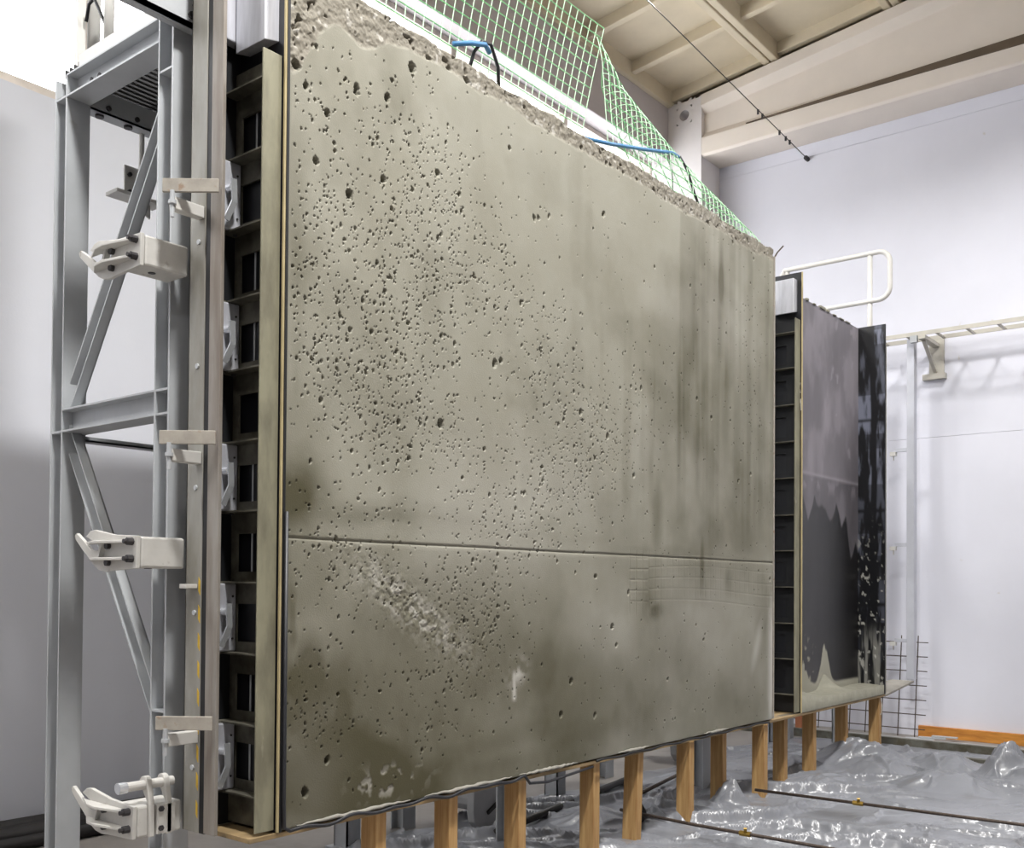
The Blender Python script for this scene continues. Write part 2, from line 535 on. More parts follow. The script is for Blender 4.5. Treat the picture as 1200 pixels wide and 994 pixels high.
pitd = np.zeros_like(gx)
for x, z, r_ in pits:
    ax = r_ * random.uniform(.8, 1.15)
    az = r_ * random.uniform(.85, 1.5)
    i0, i1 = int((x - PX0 - 2.2 * r_ - DX) / DX), int((x - PX0 + 2.2 * r_ + DX) / DX) + 2
    j0, j1 = int((z - PZ0 - 2.2 * r_ - DZ) / DZ), int((z - PZ0 + 2.2 * r_ + DZ) / DZ) + 2
    i0, j0 = max(i0, 0), max(j0, 0)
    i1, j1 = min(i1, nx), min(j1, nz)
    X, Z = gx[i0:i1, j0:j1], gz[i0:i1, j0:j1]
    th = random.uniform(-.5, .5)
    u_ = ((X - x) * math.cos(th) + (Z - z) * math.sin(th)) / ax
    v_ = (-(X - x) * math.sin(th) + (Z - z) * math.cos(th)) / az
    q = np.sqrt(u_ ** 2 + v_ ** 2) + (rng.random(X.shape) - .5) * .25
    dp = min(max(.016, r_ * 3.2), .04)
    pitd[i0:i1, j0:j1] = np.maximum(pitd[i0:i1, j0:j1], dp * (1 - sstep(.7, 1.1, q)))
depth += pitd
# construction joint
jz = 1.512 + .004 * (fbl(3, 0, 21) - .5)
depth += .006 * np.exp(-((gz - jz) / .004) ** 2) + .0015 * sstep(1.49, 1.512, gz) * (gz < 1.512)
# rough crust along the top edge
band = 3.45 + .06 * (fbl(5, 5, 31) - .5) - .32 * np.exp(-(gx / .14) ** 2) - .10 * np.exp(-((gx - .33) / .12) ** 2)
top = sstep(0, .025, gz - band)
depth += top * (.012 * (fbm(gx * 45, gz * 45, 41, 3, .6) - .4) + .002)
big = fbm(gx * 38, gz * 34, 51, 2)
depth += top * .022 * sstep(.74, .82, big)
# honeycomb patch low on the left
hc = np.exp(-(((gx - .62) * .8 + (gz - 1.27) * .6) / .14) ** 2 - (((gz - 1.26) * .8 - (gx - .62) * -.35) / .07) ** 2)
hc2 = hc * sstep(.42, .6, fbm(gx * 40, gz * 40, 61, 3))
depth += hc * .014 * (fbm(gx * 60, gz * 60, 71, 3) - .4)
hd = np.exp(-((gx - .52) / .16) ** 2 - ((gz - .60) / .05) ** 2) * sstep(.55, .68, fbm(gx * 25, gz * 25, 62, 3))
depth += hd * .006
# imprint of the reinforcement grid
gl_ = np.zeros_like(gx)
for k in range(28):
    xk = 2.21 + k * .062
    a = 1.0 if k < 6 else .42
    zlo = 1.18 if k < 6 else 1.26
    gl_ = np.maximum(gl_, a * np.exp(-((gx - xk) / .0035) ** 2) * sstep(zlo, zlo + .05, gz) * (1 - sstep(1.50, 1.56, gz)))
for k in range(5):
    zk = 1.275 + k * .055
    zc = zk + .02 * np.sin((gx - 2.2) * 2.4) * (gx > 2.4) + (gx - 2.21) * .012 * (k - 2)
    gl_ = np.maximum(gl_, (.9 if k < 4 else .5) * np.where(gx < 2.55, 1, .6) * np.exp(-((gz - zc) / .0035) ** 2) * sstep(2.19, 2.22, gx))
gl_ *= .45 + .55 * sstep(.35, .6, fbl(6, 6, 81))
depth += .003 * gl_
# grime attribute, also carrying painted light falloff
gr = np.zeros_like(gx)
def blob(x, z, sx, sz, a, seed, th=0.0):
    c, s_ = math.cos(th), math.sin(th)
    def f(X_, Z_):
        u_ = ((X_ - x) * c + (Z_ - z) * s_) / sx
        v_ = (-(X_ - x) * s_ + (Z_ - z) * c) / sz
        return a * np.exp(-u_ ** 2 - v_ ** 2) * sstep(.25, .65, fbm(X_ * 3 / max(sx, .08) * .25, Z_ * 3 / max(sz, .08) * .25, seed, 4))
    return up4(f)
for i, (x, z, sx, sz, a) in enumerate([(3.2, 3.17, .035, .17, .75), (3.16, 2.95, .05, .3, .3), (2.89, 2.78, .05, .3, .4), (2.95, 2.15, .07, .5, .4), (2.72, 2.3, .04, .6, .3), (.54, 3.2, .1, .18, .38), (1.48, 3.2, .2, .2, .22), (1.36, 2.22, .45, .12, .3),
                                       (.11, 1.02, .07, .14, .9), (.2, .88, .12, .1, .95), (.05, 1.12, .05, .22, .75), (.09, .86, .07, .1, .6), (2.48, 1.72, .06, .22, .5), (2.4, 1.30, .1, .16, .35), (2.47, 1.22, .07, .04, .7), (3.26, 2.56, .05, .4, .28), (3.4, 2.0, .07, .55, .22),
                                       (.05, 1.66, .14, .12, .6), (.5, 1.62, .6, .06, .4), (1.3, 1.58, .9, .05, .32), (2.6, 1.56, .8, .05, .3), (3.3, 1.45, .05, .14, .4), (2.98, 1.5, .03, .16, .5), (.02, 2.4, .05, .9, .35), (.7, 1.1, .8, .4, .2), (.3, .7, .6, .2, .28), (3.0, 1.7, .5, .25, .2), (1.8, 1.65, .5, .2, .22),
                                       (.8, 2.0, 1.0, .15, .2), (.35, .62, .6, .3, .5), (1.3, .62, .8, .16, .3), (.5, 1.0, .5, .5, .3)]):
    gr = np.maximum(gr, blob(x, z, sx, sz, a * 1.25, 100 + i))
# long faint vertical runs and a broad mottle
run = sstep(.5, .8, fbl(12, .6, 141, 3)) * sstep(1.5, 2.3, gx)
gr += .28 * run * sstep(1.5, 2.0, gz)
gr += .42 * sstep(.40, .72, fbl(1.1, 1.3, 151, 5)) + .16 * sstep(.45, .7, fbl(4, 3, 153, 4)) - .08
# damp olive stain plus painted light falloff low down, strongest in the left corner
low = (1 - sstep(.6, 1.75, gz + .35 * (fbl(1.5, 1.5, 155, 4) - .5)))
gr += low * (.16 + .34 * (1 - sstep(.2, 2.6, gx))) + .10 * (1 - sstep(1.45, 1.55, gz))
# curved screed sweeps
rr_ = np.sqrt((gx + .35) ** 2 + (gz - 1.9) ** 2)
gr -= .13 * sstep(.55, .75, fbl(1, 1, 157, 2)) * np.sin(rr_ * 16) * (1 - sstep(1.0, 1.5, gx)) * (1 - sstep(1.3, 1.5, gz))
gr += .10 * (fbm(gx * 25, gz * 18, 161, 3) - .5)
gr = np.maximum(gr, .75 * np.exp(-((gz - jz) / .005) ** 2) * (.4 + .6 * fbl(5, 1, 171)))
gr = np.maximum(gr, .32 * gl_)
gr = np.maximum(gr, .3 * np.exp(-(gx / .02) ** 2))
for k, (lx_, lz_) in enumerate(((2.99, 1.93), (2.99, 1.88), (2.985, 1.82), (2.98, 1.765))):
    for a_, b_ in ((-.012, .004), (0, .014), (.012, -.004), (.002, -.014)):
        gr = np.maximum(gr, .55 * np.exp(-((gx - lx_ - a_) / .006) ** 2 - ((gz - lz_ - b_ * (1 if k % 2 else -1)) / .008) ** 2))
gr = np.clip(gr, 0, 1)
li = np.clip(hc2 * .55 + hd * .7, 0, 1)
drip = np.exp(-(((gx - 1.29) + (gz - .97) * .35) / .07) ** 2 - (((gz - .97) - (gx - 1.29) * .35) / .05) ** 2) * sstep(.3, .55, fbl(18, 18, 181))
drip = np.maximum(drip, .8 * np.exp(-((gx - 1.27) / .014) ** 2) * sstep(.83, .86, gz) * (1 - sstep(.95, .99, gz)))
edge_r = np.exp(-((PX1 - gx) / .06) ** 2) * sstep(.3, .6, fbl(10, 2.5, 191)) * (1 - sstep(1.1, 1.5, gz))
edge_r2 = .5 * np.exp(-(((gx - 3.7) + (gz - 1.0) * -.4) / .05) ** 2) * np.exp(-((gz - .98) / .16) ** 2)
rim = .5 * top * sstep(.70, .8, fbm(gx * 30, gz * 30, 53, 2))
haze = .22 * sstep(.5, .8, fbl(.9, 1.2, 201, 4, .5, 5)) + .25 * np.exp(-((gx - 3.0) / .5) ** 2 - ((gz - 1.15) / .25) ** 2)
li = np.clip(np.maximum.reduce([li, drip, edge_r, edge_r2, rim, haze]), 0, 1)
P = np.stack([gx, depth, gz + np.where(gz > PZ1 - .03, (fbl(9, 0, 211, 4) - .5) * .03 * (gz - (PZ1 - .03)) / .03, 0)], -1)
panel = thing('concrete_panel', 'large grey green cast concrete wall panel full of blow holes, standing upright in the mould', 'concrete panel')
grid_mesh('cast_slab', P, M['panel'], {'grime_falloff': gr, 'rough_top': top * .85, 'laitance': li}, panel, skirt=.2)
MB().box(-.004, 3.92, .012, .2, .505, .52).box(-.004, 3.92, .06, .2, 3.5, 3.53).box(0, 3.918, .19, .2, .52, 3.5).build('cast_back', M['residue'], panel)
# squeezed-out laitance lip along the bottom edge
xs = np.linspace(.05, 3.85, 120)
lp = []
for a, b in ((.06, .62), (.70, 1.25), (1.3, 1.75), (2.1, 2.4), (3.0, 3.3)):
    lp.append([(a + (b - a) * t / 24, -.006 - .004 * math.sin(PI * t / 24), .508 + .006 * rng.random()) for t in range(25)])
for q in lp:
    MB().tube(q, [.002 + .007 * math.sin(PI * i / 24) for i in range(25)], 6).build('cement_lip', M['lip'], panel, smooth=True)

# ------------------------------------------------------------------ end stops (film-faced end plate, ribbed steel stop, zinc boxes)
RIBZ = [3.09, 2.846, 2.595, 2.345, 2.096, 1.845, 1.602, 1.355, 1.108, .866, .625]
def end_stop(x, label, full):
    t = thing('end_stop', label, 'formwork stop')
    # film-faced plywood plate, its bare edge towards the front
    p = MB().box(x - .016, x - .008, .004, .26, .5, 3.51).build('end_plate', M['black'], t)
    MB().box(x - .0165, x - .0095, -.004, .0045, .5, 3.51).build('plywood_edge', M['plyedge'], p)
    # steel stop: front flange, web with windows, ribs
    MB().box(x - .098, x - .020, .010, .018, .508, 3.18).build('front_flange', M['stop'], t, bevel=.002)
    mb = MB()
    xw0, xw1 = x - .034, x - .026
    for y0, y1 in ((.018, .105), (.215, .25)):
        mb.box(xw0, xw1, y0, y1, .508, 3.18)
    zs = [3.18] + RIBZ + [.508]
    for a, b in zip(zs[:-1], zs[1:]):
        h = a - b
        if h > .2:
            mb.box(xw0, xw1, .105, .215, a - .075, a)
            mb.box(xw0, xw1, .105, .215, b, b + .038)
        else:
            mb.box(xw0, xw1, .105, .215, b, a)
    mb.build('web', M['stopin'] if full else M['blacksteel'], t)
    rib = None
    for z in RIBZ:
        if rib is None:
            rib = MB().box(x - .088, xw0 + .001, .019, .25, -.003, .003).build('rib', M['stopin'], t)
            o = rib
        else:
            o = rib.copy()
            COL.objects.link(o)
        o.location.z = z
    # round bars seen in the windows
    for i, (a, b) in enumerate(zip(RIBZ[:-1], RIBZ[1:])):
        if full and i % 3 != 1:
            MB().tube([(x - .018, .15, b + .03), (x - .018, .15, a - .05)], .0035, 6).build('tie_bar', M['galv'], t)
    # zinc box on the plate above the stop
    MB().prism([(x - .012, 3.24), (x - .075, 3.225), (x - .075, 3.46), (x - .012, 3.46)], 'y', .035, .20).build('zinc_box', M['alu'], t, bevel=.003)
    return t
stopA = end_stop(-.006, 'ribbed steel end stop with black end plate at the left edge of the concrete panel', True)
stopB = end_stop(4.392, 'ribbed steel end stop with black end plate between the concrete panel and the open mould', False)
for pts_ in ([(.004, 2.56), (.008, 2.64)], [(.008, 2.64), (.016, 2.60)], [(.016, 2.60), (.022, 2.54)], [(.010, 2.68), (.016, 2.72)], [(.016, 2.72), (.011, 2.75)]):
    MB().obox((4.3755, pts_[0][0], pts_[0][1]), (4.3755, pts_[1][0], pts_[1][1]), .004, .003, (1, 0, 0)).build('chalk_stroke', M['white'], stopB)
# black rubber seal and hose on the face of the panel
MB().box(-.0155, -.005, -.008, .004, .50, 3.53).build('rubber_seal', M['rubber'], stopA)
# right edge strip of the first bay
es = tag(MB().box(3.925, 3.937, -.006, .22, .508, 3.50).build('edge_strip', M['rustyarm'], bevel=.002), 'thin reddish steel strip closing the right edge of the concrete panel', 'steel strip')
kp = tag(MB().box(3.78, 3.93, .21, .225, 3.50, 3.60).build('corner_plate', M['black'], bevel=.002), 'small black plate scrap sticking up at the top right corner of the panel', 'plate')
hk = tag(MB().tube([(3.94, .0, 3.50), (3.955, -.01, 3.53), (4.0, -.03, 3.58)], .005, 6).build('bent_wire', M['rebar']), 'short bent rusty wire at the top right corner of the panel', 'wire')

# ------------------------------------------------------------------ back of the first mould, with zinc brackets and levers
mk = thing('mould_back', 'black steel mould back behind the left end stop carrying zinc brackets with levers', 'mould')
MB().box(-.19, 3.94, .25, .262, .5, 3.55).build('back_plate', M['blacksteel'], mk)
for z in RIBZ[1:]:
    MB().box(-.19, -.034, .222, .25, z - .004, z + .004).build('rib', M['stopin'], mk)
for x in (.5, 1.5, 2.5, 3.5):
    MB().box(x - .04, x + .04, .262, .34, .5, 3.3).build('stiffener', M['blacksteel'], mk)
def zinc_bracket(z0, z1, lever=True):
    b = MB().box(-.145, -.046, .208, .25, z0, z1).build('bracket', M['alu'], mk, bevel=.005)
    for zz in (z0 + .045, z1 - .045):
        MB().tube([(-.062, .209, zz), (-.062, .205, zz)], .004, 8).build('screw', M['bolt'], b)
    MB().tube([(-.06, .222, z0 - .012), (-.06, .222, z0 + .003)], .008, 8).build('foot_screw', M['bolt'], b)
    if lever:
        zc = (z0 + z1) / 2 + .02
        mb = MB().tube([(-.1, .208, zc), (-.1, .18, zc)], .014, 12)
        mb.build('pivot', M['chrome'], b, smooth=False)
        MB().obox((-.098, .178, zc + .03), (-.096, .176, zc - .055), .006, .022, (1, 0, 0)).obox((-.096, .176, zc - .05), (-.125, .182, zc - .12), .006, .022, (1, 0, 0)).build('lever', M['chrome'], b)
for a, b in ((2.846, 2.595), (2.345, 2.096), (1.845, 1.602), (1.355, 1.108), (.866, .625)):
    zinc_bracket(b + .004, a - .004)
zinc_bracket(3.27, 3.75, False)

# ------------------------------------------------------------------ rails at the left end
rail = thing('guide_rail', 'grey vertical guide rail with yellow and black hazard tape beside the rusty bar', 'rail')
MB().box(-.2, -.192, .195, .288, .5, 3.7).box(-.2, -.15, .28, .288, .5, 3.7).build('rail_angle', M['galv_dirty'], rail, bevel=.002)
MB().box(-.196, -.19, .165, .195, .5, 3.7).build('rubber_strip', M['rubber'], rail)
for i in range(9):
    z = .55 + i * .095
    MB().prism([(.198, z), (.208, z + .014), (.208, z + .062), (.198, z + .048)], 'x', -.2015, -.2).build('hazard_stripe', M['yellow'], rail)
for z in (2.53, 1.68, .72, 2.10, 1.25):
    MB().tube([(-.2, .23, z), (-.205, .23, z)], .009, 10).build('bolt', M['galv'], rail)
MB().box(-.245, -.2, .215, .255, 1.333, 1.348).build('lug', M['clamp'], rail, bevel=.002)

bar = thing('hinge_bar', 'long rusty grey vertical flat bar with three side arms, left of the end stop', 'steel bar')
MB().box(-.203, -.189, .098, .161, .505, 3.75).build('flat_bar', M['rusty'], bar, bevel=.002)
d = Vector((-.629, .777, 0))
for i, z in enumerate((2.685, 1.838, .885)):
    a = Vector((-.222, .088, z))
    b = a + d * .188
    arm = MB().obox(a, b, .012, .046).build('arm', M['rustyarm'], bar, bevel=.002)
    zb_ = z - .058
    br = MB().box(-.315, -.20, .20, .235, zb_ - .021, zb_ + .021).build('hinge_block', M['clamp'], bar, bevel=.003)
    MB().tube([(-.322, .205, zb_ - .05), (-.322, .205, zb_ + .04)], .008, 10).tube([(-.322, .205, zb_ - .006), (-.322, .205, zb_ + .006)], .014, 10).build('hinge_pin', M['galv'], br, smooth=False)

# ------------------------------------------------------------------ hook clamps
OUT = [(.300, .055), (.446, .062), (.53, .075), (.575, .082), (.605, .078), (.634, .06), (.60, .047), (.544, .028), (.50, .03), (.489, .012), (.52, .004), (.60, .012), (.65, .045), (.700, .074), (.712, .066), (.706, .05), (.66, .015), (.609, -.02), (.575, -.045), (.542, -.06), (.50, -.066), (.465, -.062), (.304, -.055)]
def hook_clamp(z, label):
    t = thing('hook_clamp', label, 'clamp', 'hook clamps on the frame')
    MB().box(-.363, -.196, .300, .425, z - .053, z + .053).build('box_arm', M['clamp'], t, bevel=.008)
    pl = MB().prism([(y, z + h) for y, h in OUT], 'x', -.378, -.364).build('hook_plate', M['clamp'], t, bevel=.002)
    for h, e in ((.036, .625), (-.022, .605)):
        f_ = MB().prism([(-.378, .33), (-.40, .345), (-.425, .47), (-.418, .53), (-.378, e)], 'z', z + h - .005, z + h + .005)
        f_.build('fin', M['clamp'], t, bevel=.002)
        MB().tube([(-.36, .328, z + h), (-.40, .328, z + h)], .013, 8).tube([(-.40, .328, z + h), (-.412, .328, z + h)], .008, 8).build('bolt', M['bolt'], t)
        MB().tube([(-.37, .475, z + h - .012), (-.392, .475, z + h - .012)], .012, 10).build('pin_hole', M['bolt'], t)
    MB().tube([(-.30, .36, z - .051), (-.30, .36, z - .055)], .013, 12).build('plug', M['bolt'], t)
    MB().obox((-.385, .50, z + .034), (-.385, .525, z - .02), .012, .02, (1, 0, 0)).build('pawl', M['clamp'], t)
    return t
hook_clamp(2.476, 'highest cream hook clamp on the grey frame, just below the topmost hinge arm')
hook_clamp(1.454, 'cream hook clamp halfway up the grey frame, in front of the lower diagonal brace')
c3 = hook_clamp(.548, 'lowest cream hook clamp, with a lever shaft on two lugs, near the floor')
for x in (-.318, -.252):
    pts = [(.285, .495), (.30, .495), (.30, .61)] + [(.325 + .025 * math.cos(a), .672 + .025 * math.sin(a)) for a in (0, .5, 1, 1.57, 2.1, 2.6)] + [(.285, .60)]
    MB().prism(pts, 'x', x - .01, x + .01).build('lug', M['clamp'], c3, bevel=.003)
MB().tube([(-.415, .32, .668), (-.22, .32, .668)], .016, 14).build('shaft', M['clamp'], c3)
MB().tube([(-.425, .32, .668), (-.395, .32, .668)], .019, 14).build('shaft_end', M['chrome'], c3)
MB().box(-.30, -.23, .285, .30, .50, .60).build('face_plate', M['clamp'], c3, bevel=.002)
for z in (.52, .585):
    MB().tube([(-.285, .286, z), (-.285, .278, z)], .01, 6).build('bolt', M['bolt'], c3)

# ------------------------------------------------------------------ galvanised support frame
fr = thing('support_gantry', 'tall galvanised steel frame of columns, beams and diagonal braces left of the mould', 'frame')
def column(y, x0, x1, z0, z1):
    h = .096
    MB().box(x0, x1, y, y + .009, z0, z1).box(x0, x1, y + h - .009, y + h, z0, z1).box((x0 + x1) / 2 - .004, (x0 + x1) / 2 + .004, y + .008, y + h - .008, z0, z1).build('column', M['galv'], fr, bevel=.001)
for x in (-.2, 1.75, 3.75):
    column(.404, x, x + .1, 0, 3.60 if x < 0 else 3.41)
    column(1.164, x, x + .1, 0, 3.41)
    for z in (3.317, 1.955):
        MB().box(x, x + .1, .498, 1.166, z, z + .008).box(x, x + .1, .498, 1.166, z + .087, z + .095).box(x + .044, x + .052, .498, 1.166, z + .007, z + .088).build('cross_beam', M['galv'], fr, bevel=.001)
    for y0_, z0_ in ((.41, 1.955), (.41, 2.042), (.41, 3.20), (.41, 3.4), (.41, .89), (1.17, 1.955), (1.17, 3.32)):
        MB().box(x + .002, x + .098, y0_, y0_ + .084, z0_, z0_ + .008).build('stiffener', M['galv'], fr)
    for ya, za_, yb_, zb2 in ((1.166, 2.10, .498, 3.10), (1.166, 1.93, .498, .86)):
        hv = .063      # half height measured upright
        mb = MB().prism([(ya, za_ - hv), (yb_, zb2 - hv), (yb_, zb2 + hv), (ya, za_ + hv)], 'x', x + .066, x + .072)
        for c0, c1 in ((-hv, -hv + .012), (hv - .012, hv)):
            mb.prism([(ya, za_ + c0), (yb_, zb2 + c0), (yb_, zb2 + c1), (ya, za_ + c1)], 'x', x + .03, x + .072)
        mb.build('brace', M['galv'], fr)
for y in (.99, 1.05):
    MB().tube([(-.16, y, 3.366), (-.152, y, 3.366)], .012, 10).build('bolt', M['bolt'], fr)
# longitudinal members
for y, z0, z1 in ((1.166, 3.31, 3.40), (1.166, 1.93, 1.95), (.62, 3.33, 3.40)):
    MB().box(-.1, 3.85, y, y + .008, z0, z1).box(-.1, 3.85, y, y + .07, z0, z0 + .007).build('long_beam', M['galv'], fr)
for x, y in ((-.02, 1.2), (.11, 1.2), (.3, 1.2)):
    MB().tube([(x, 1.165, 3.335), (x, 1.158, 3.335)], .011, 10).tube([(x - .02, 1.2, 3.31), (x - .02, 1.2, 3.30)], .018, 10).build('bolt', M['bolt'], fr)
# dark overhead rail
rb = MB().box(-.95, 3.9, .345, .365, 3.34, 3.58).box(-.95, 3.9, .345, .403, 3.34, 3.352).build('top_rail', M['galv'], fr)
for x, z in ((-.151, 3.415), (-.168, 3.375), (-.3, 3.42)):
    MB().tube([(x, .346, z), (x, .335, z)], .013, 8).build('bolt', M['bolt'], rb)
# walkway grating
mb = MB()
for i in range(22):
    y = .48 + i * .035
    mb.box(-.18, 3.9, y, y + .006, 3.415, 3.45)
for i in range(14):
    x = -.1 + i * .3
    mb.box(x, x + .006, .47, 1.25, 3.42, 3.445)
mb.build('walkway_grating', M['blacksteel'], fr)
MB().box(-.185, -.178, .48, 1.1, 3.415, 3.475).build('toe_board', M['white'], fr)
# guard rail at the left end of the walkway
g = thing('guard_rail', 'white tubular guard rail on the walkway above the grey frame, top left', 'guard rail')
MB().box(-.145, -.11, 1.19, 1.215, 3.41, 4.6).build('flat_post', M['white'], g)
MB().tube([(-.07, 1.2, 3.40), (-.07, 1.2, 4.6)], .026, 12).build('post', M['white'], g, smooth=True)
pts = [(-.07, 1.2, 4.5)] + [(-.07, 1.2, 4.5)]
pts = [(-.07, .55, 4.5), (-.07, 1.0, 4.5)]
lo = [(-.12, .62, 3.80)] + arc((-.12, .96, 3.70), .10, PI / 2, PI, 6) [:0] + [(-.12, .9, 3.80)] + [(-.12, .9 + .09 * math.sin(a), 3.71 + .09 * math.cos(a)) for a in np.linspace(.2, 1.57, 6)] + [(-.12, .99, 3.50)]
MB().tube(lo, .02, 10).build('end_loop', M['white'], g, smooth=True)
MB().tube([(-.12, 1.17, 3.66), (-.125, 1.14, 3.72), (-.125, 1.10, 3.73), (-.125, 1.08, 3.70), (-.12, 1.02, 3.60), (-.12, 1.0, 3.55)], .007, 8).build('cable_loop', M['cable'], g, smooth=True)
# bracket hanging under the walkway, seen through the frame
hb = thing('hanger_bracket', 'small white bolted bracket hanging under the walkway behind the grey frame', 'bracket')
MB().box(.10, .22, 1.24, 1.25, 3.02, 3.16).build('plate', M['white'], hb, bevel=.002)
MB().tube([(.17, 1.225, 3.08), (.17, 1.225, 3.32)], .012, 10).build('rod', M['white'], hb)
MB().box(.02, .24, 1.16, 1.25, 3.0, 3.015).prism([(.10, 3.0), (.20, 3.0), (.20, 2.94)], 'y', 1.2, 1.21).build('shelf', M['white'], hb)
for x, z in ((.12, 3.12), (.12, 3.045), (.2, 3.12)):
    MB().tube([(x, 1.24, z), (x, 1.225, z)], .009, 6).build('bolt', M['bolt'], hb)

# ------------------------------------------------------------------ base board and timber posts
bs = thing('base_board', 'long plywood base board carrying both moulds on the timber posts', 'board')
MB().box(-.13, 6.04, .004, .30, .480, .497).build('board', M['ply'], bs, bevel=.002)
MB().box(-.09, 6.04, .30, .395, .48, .497).build('rear_board', M['plytop'], bs)
mb = MB().add([(6.045, .0, .478), (6.045, .34, .478), (6.60, .14, .556), (6.60, -.05, .556), (6.045, .0, .494), (6.045, .34, .494), (6.60, .14, .572), (6.60, -.05, .572)],
              [(0, 1, 2, 3), (4, 7, 6, 5), (0, 3, 7, 4), (1, 5, 6, 2), (0, 4, 5, 1), (3, 2, 6, 7)])
tag(mb.build('plywood_offcut', M['plytop']), 'grey dusty plywood sheet tilting up past the far end of the open mould', 'plywood')
# timber posts: x centre, y front, label
PL = [(.49, .02, 'nearest timber post under the left end of the concrete panel'),
      (.90, .02, 'second timber post from the left under the panel, beside the nearest'),
      (1.36, .02, 'third timber post from the left, by the grey cast foot'),
      (1.95, .02, 'fourth timber post from the left, just left of the tilted one'),
      (2.35, .02, 'slightly tilted timber post near the middle of the panel'),
      (2.87, .0, 'timber post standing just right of the round dark pipe end'),
      (3.50, .12, 'timber post with a peak of plastic film against its foot'),
      (3.83, .0, 'timber post under the right edge of the concrete panel'),
      (4.36, .10, 'timber post under the right end stop'),
      (4.76, .06, 'timber post under the left part of the open mould'),
      (5.42, .08, 'timber post under the right part of the open mould'),
      (5.98, .02, 'farthest timber post with a wire hanging on its front')]
tpost = None
for i, (x, y, lb) in enumerate(PL):
    if tpost is None:
        tpost = MB().box(-.027, .027, 0, .085, 0, .48).build('timber_post', M['timber'], bevel=.003)
        o = tpost
    else:
        o = tpost.copy()
        COL.objects.link(o)
    o.location = (x, y, 0)
    if i == 4:
        o.rotation_euler.y = .05
        o.location.x -= .012
    tag(o, lb, 'timber post', 'timber posts under the moulds')
    if i == len(PL) - 1:
        MB().tube([(-.004, -.004, .475), (.004, -.012, .42), (.0, -.01, .35), (-.008, -.006, .34)], .003, 6).build('hanging_wire', M['white'], o)
# black hose hanging along the bottom edge
pts = []
for i in range(60):
    x = .0 + i * .0225
    pts.append((x, -.016, .500 + .010 * math.sin(i * .55) * math.sin(i * .13)))
pts = [(-.004, -.014, 1.6), (-.003, -.014, .60), (-.001, -.015, .515)] + pts[1:] + [(1.36, -.02, .47), (1.5, -.015, .455), (1.7, 0, .46), (1.9, .01, .468)]
tag(MB().tube(pts, .007, 8).build('seal_hose', M['cable'], smooth=True), 'thin black hose running along the bottom edge of the concrete panel', 'hose')
pts = [(1.9 + i * .05, -.012, .497 + .004 * math.sin(i * 1.1)) for i in range(40)]
tag(MB().tube(pts, .006, 6).build('seal_strip', M['rubber'], smooth=True), 'black rubber seal strip under the right half of the panel', 'seal')

# ------------------------------------------------------------------ open mould (second bay)
om = thing('open_mould', 'open black mould bay with dusty back sheet beyond the concrete panel', 'mould')
nu, nv = 160, 280
ux, uz = np.meshgrid(np.linspace(4.39, 6.02, nu), np.linspace(.5, 3.485, nv), indexing='ij')
SEAM = 2.20
zig = SEAM - .14 - (.10 + .12 * vnoise(ux * 3, ux * 0, 8)) * np.abs(((ux * 3.6 + 1.6 * fbm(ux * 2, ux * 0, 9)) % 1) - .5) * 2 - .22 * (fbm(ux * 3, uz * .3, 10) - .3) - .25 * sstep(5.55, 5.95, ux)
du = sstep(-.015, .02, uz - zig) * (.45 + .25 * sstep(SEAM - .01, SEAM + .01, uz))
du *= .42 + .6 * fbm(ux * 6, uz * 1.8, 12, 5) + .38 * sstep(.42, .7, fbm(ux * 5, uz * 2.6, 13, 5))
du += .4 * np.exp(-((uz - SEAM) / .012) ** 2) + .3 * sstep(.5, .62, fbm(ux * 12, uz * 9, 14)) * np.exp(-((uz - SEAM + .07) / .05) ** 2)
du += .10 * (1 - sstep(4.95, 5.6, ux)) * fbm(ux * 5, uz * 2, 15)  # greyer to the left: a soft reflection painted into the dust map
du += .35 * sstep(.68, .78, fbm(ux * 9, uz * 7, 16)) * sstep(2.1, 2.5, uz) * sstep(5.2, 5.6, ux)
htop = .62 + .34 * np.exp(-((ux - 5.32) / .10) ** 2) * (1 - .3 * fbm(ux * 30, uz * 3, 17)) + .22 * np.exp(-((ux - 4.9) / .12) ** 2) * (.4 + fbm(ux * 25, uz * 8, 18))
st = 1 - sstep(-.01, .015, uz - htop)
spk = sstep(.62, .72, fbm(ux * 22, uz * 22, 19)) * (1 - sstep(.75, 1.15, uz)) * (1 - sstep(4.95, 5.25, ux))
st = np.clip(np.maximum(st, spk), 0, 1)
grid_mesh('back_sheet', np.stack([ux, .216 - .004 * st, uz], -1), M['sheet'], {'dust': np.clip(du, 0, 1), 'stuck': st}, om)
MB().box(4.39, 6.02, .222, .25, .5, 3.48).build('back_board', M['blacksteel'], om)
for i in range(7):
    x = 4.95 + i * .13
    MB().box(x, x + rng.uniform(.03, .1), .205, .23, 3.48, 3.48 + rng.uniform(.008, .025)).build('crust', M['residue'], om, bevel=.004)
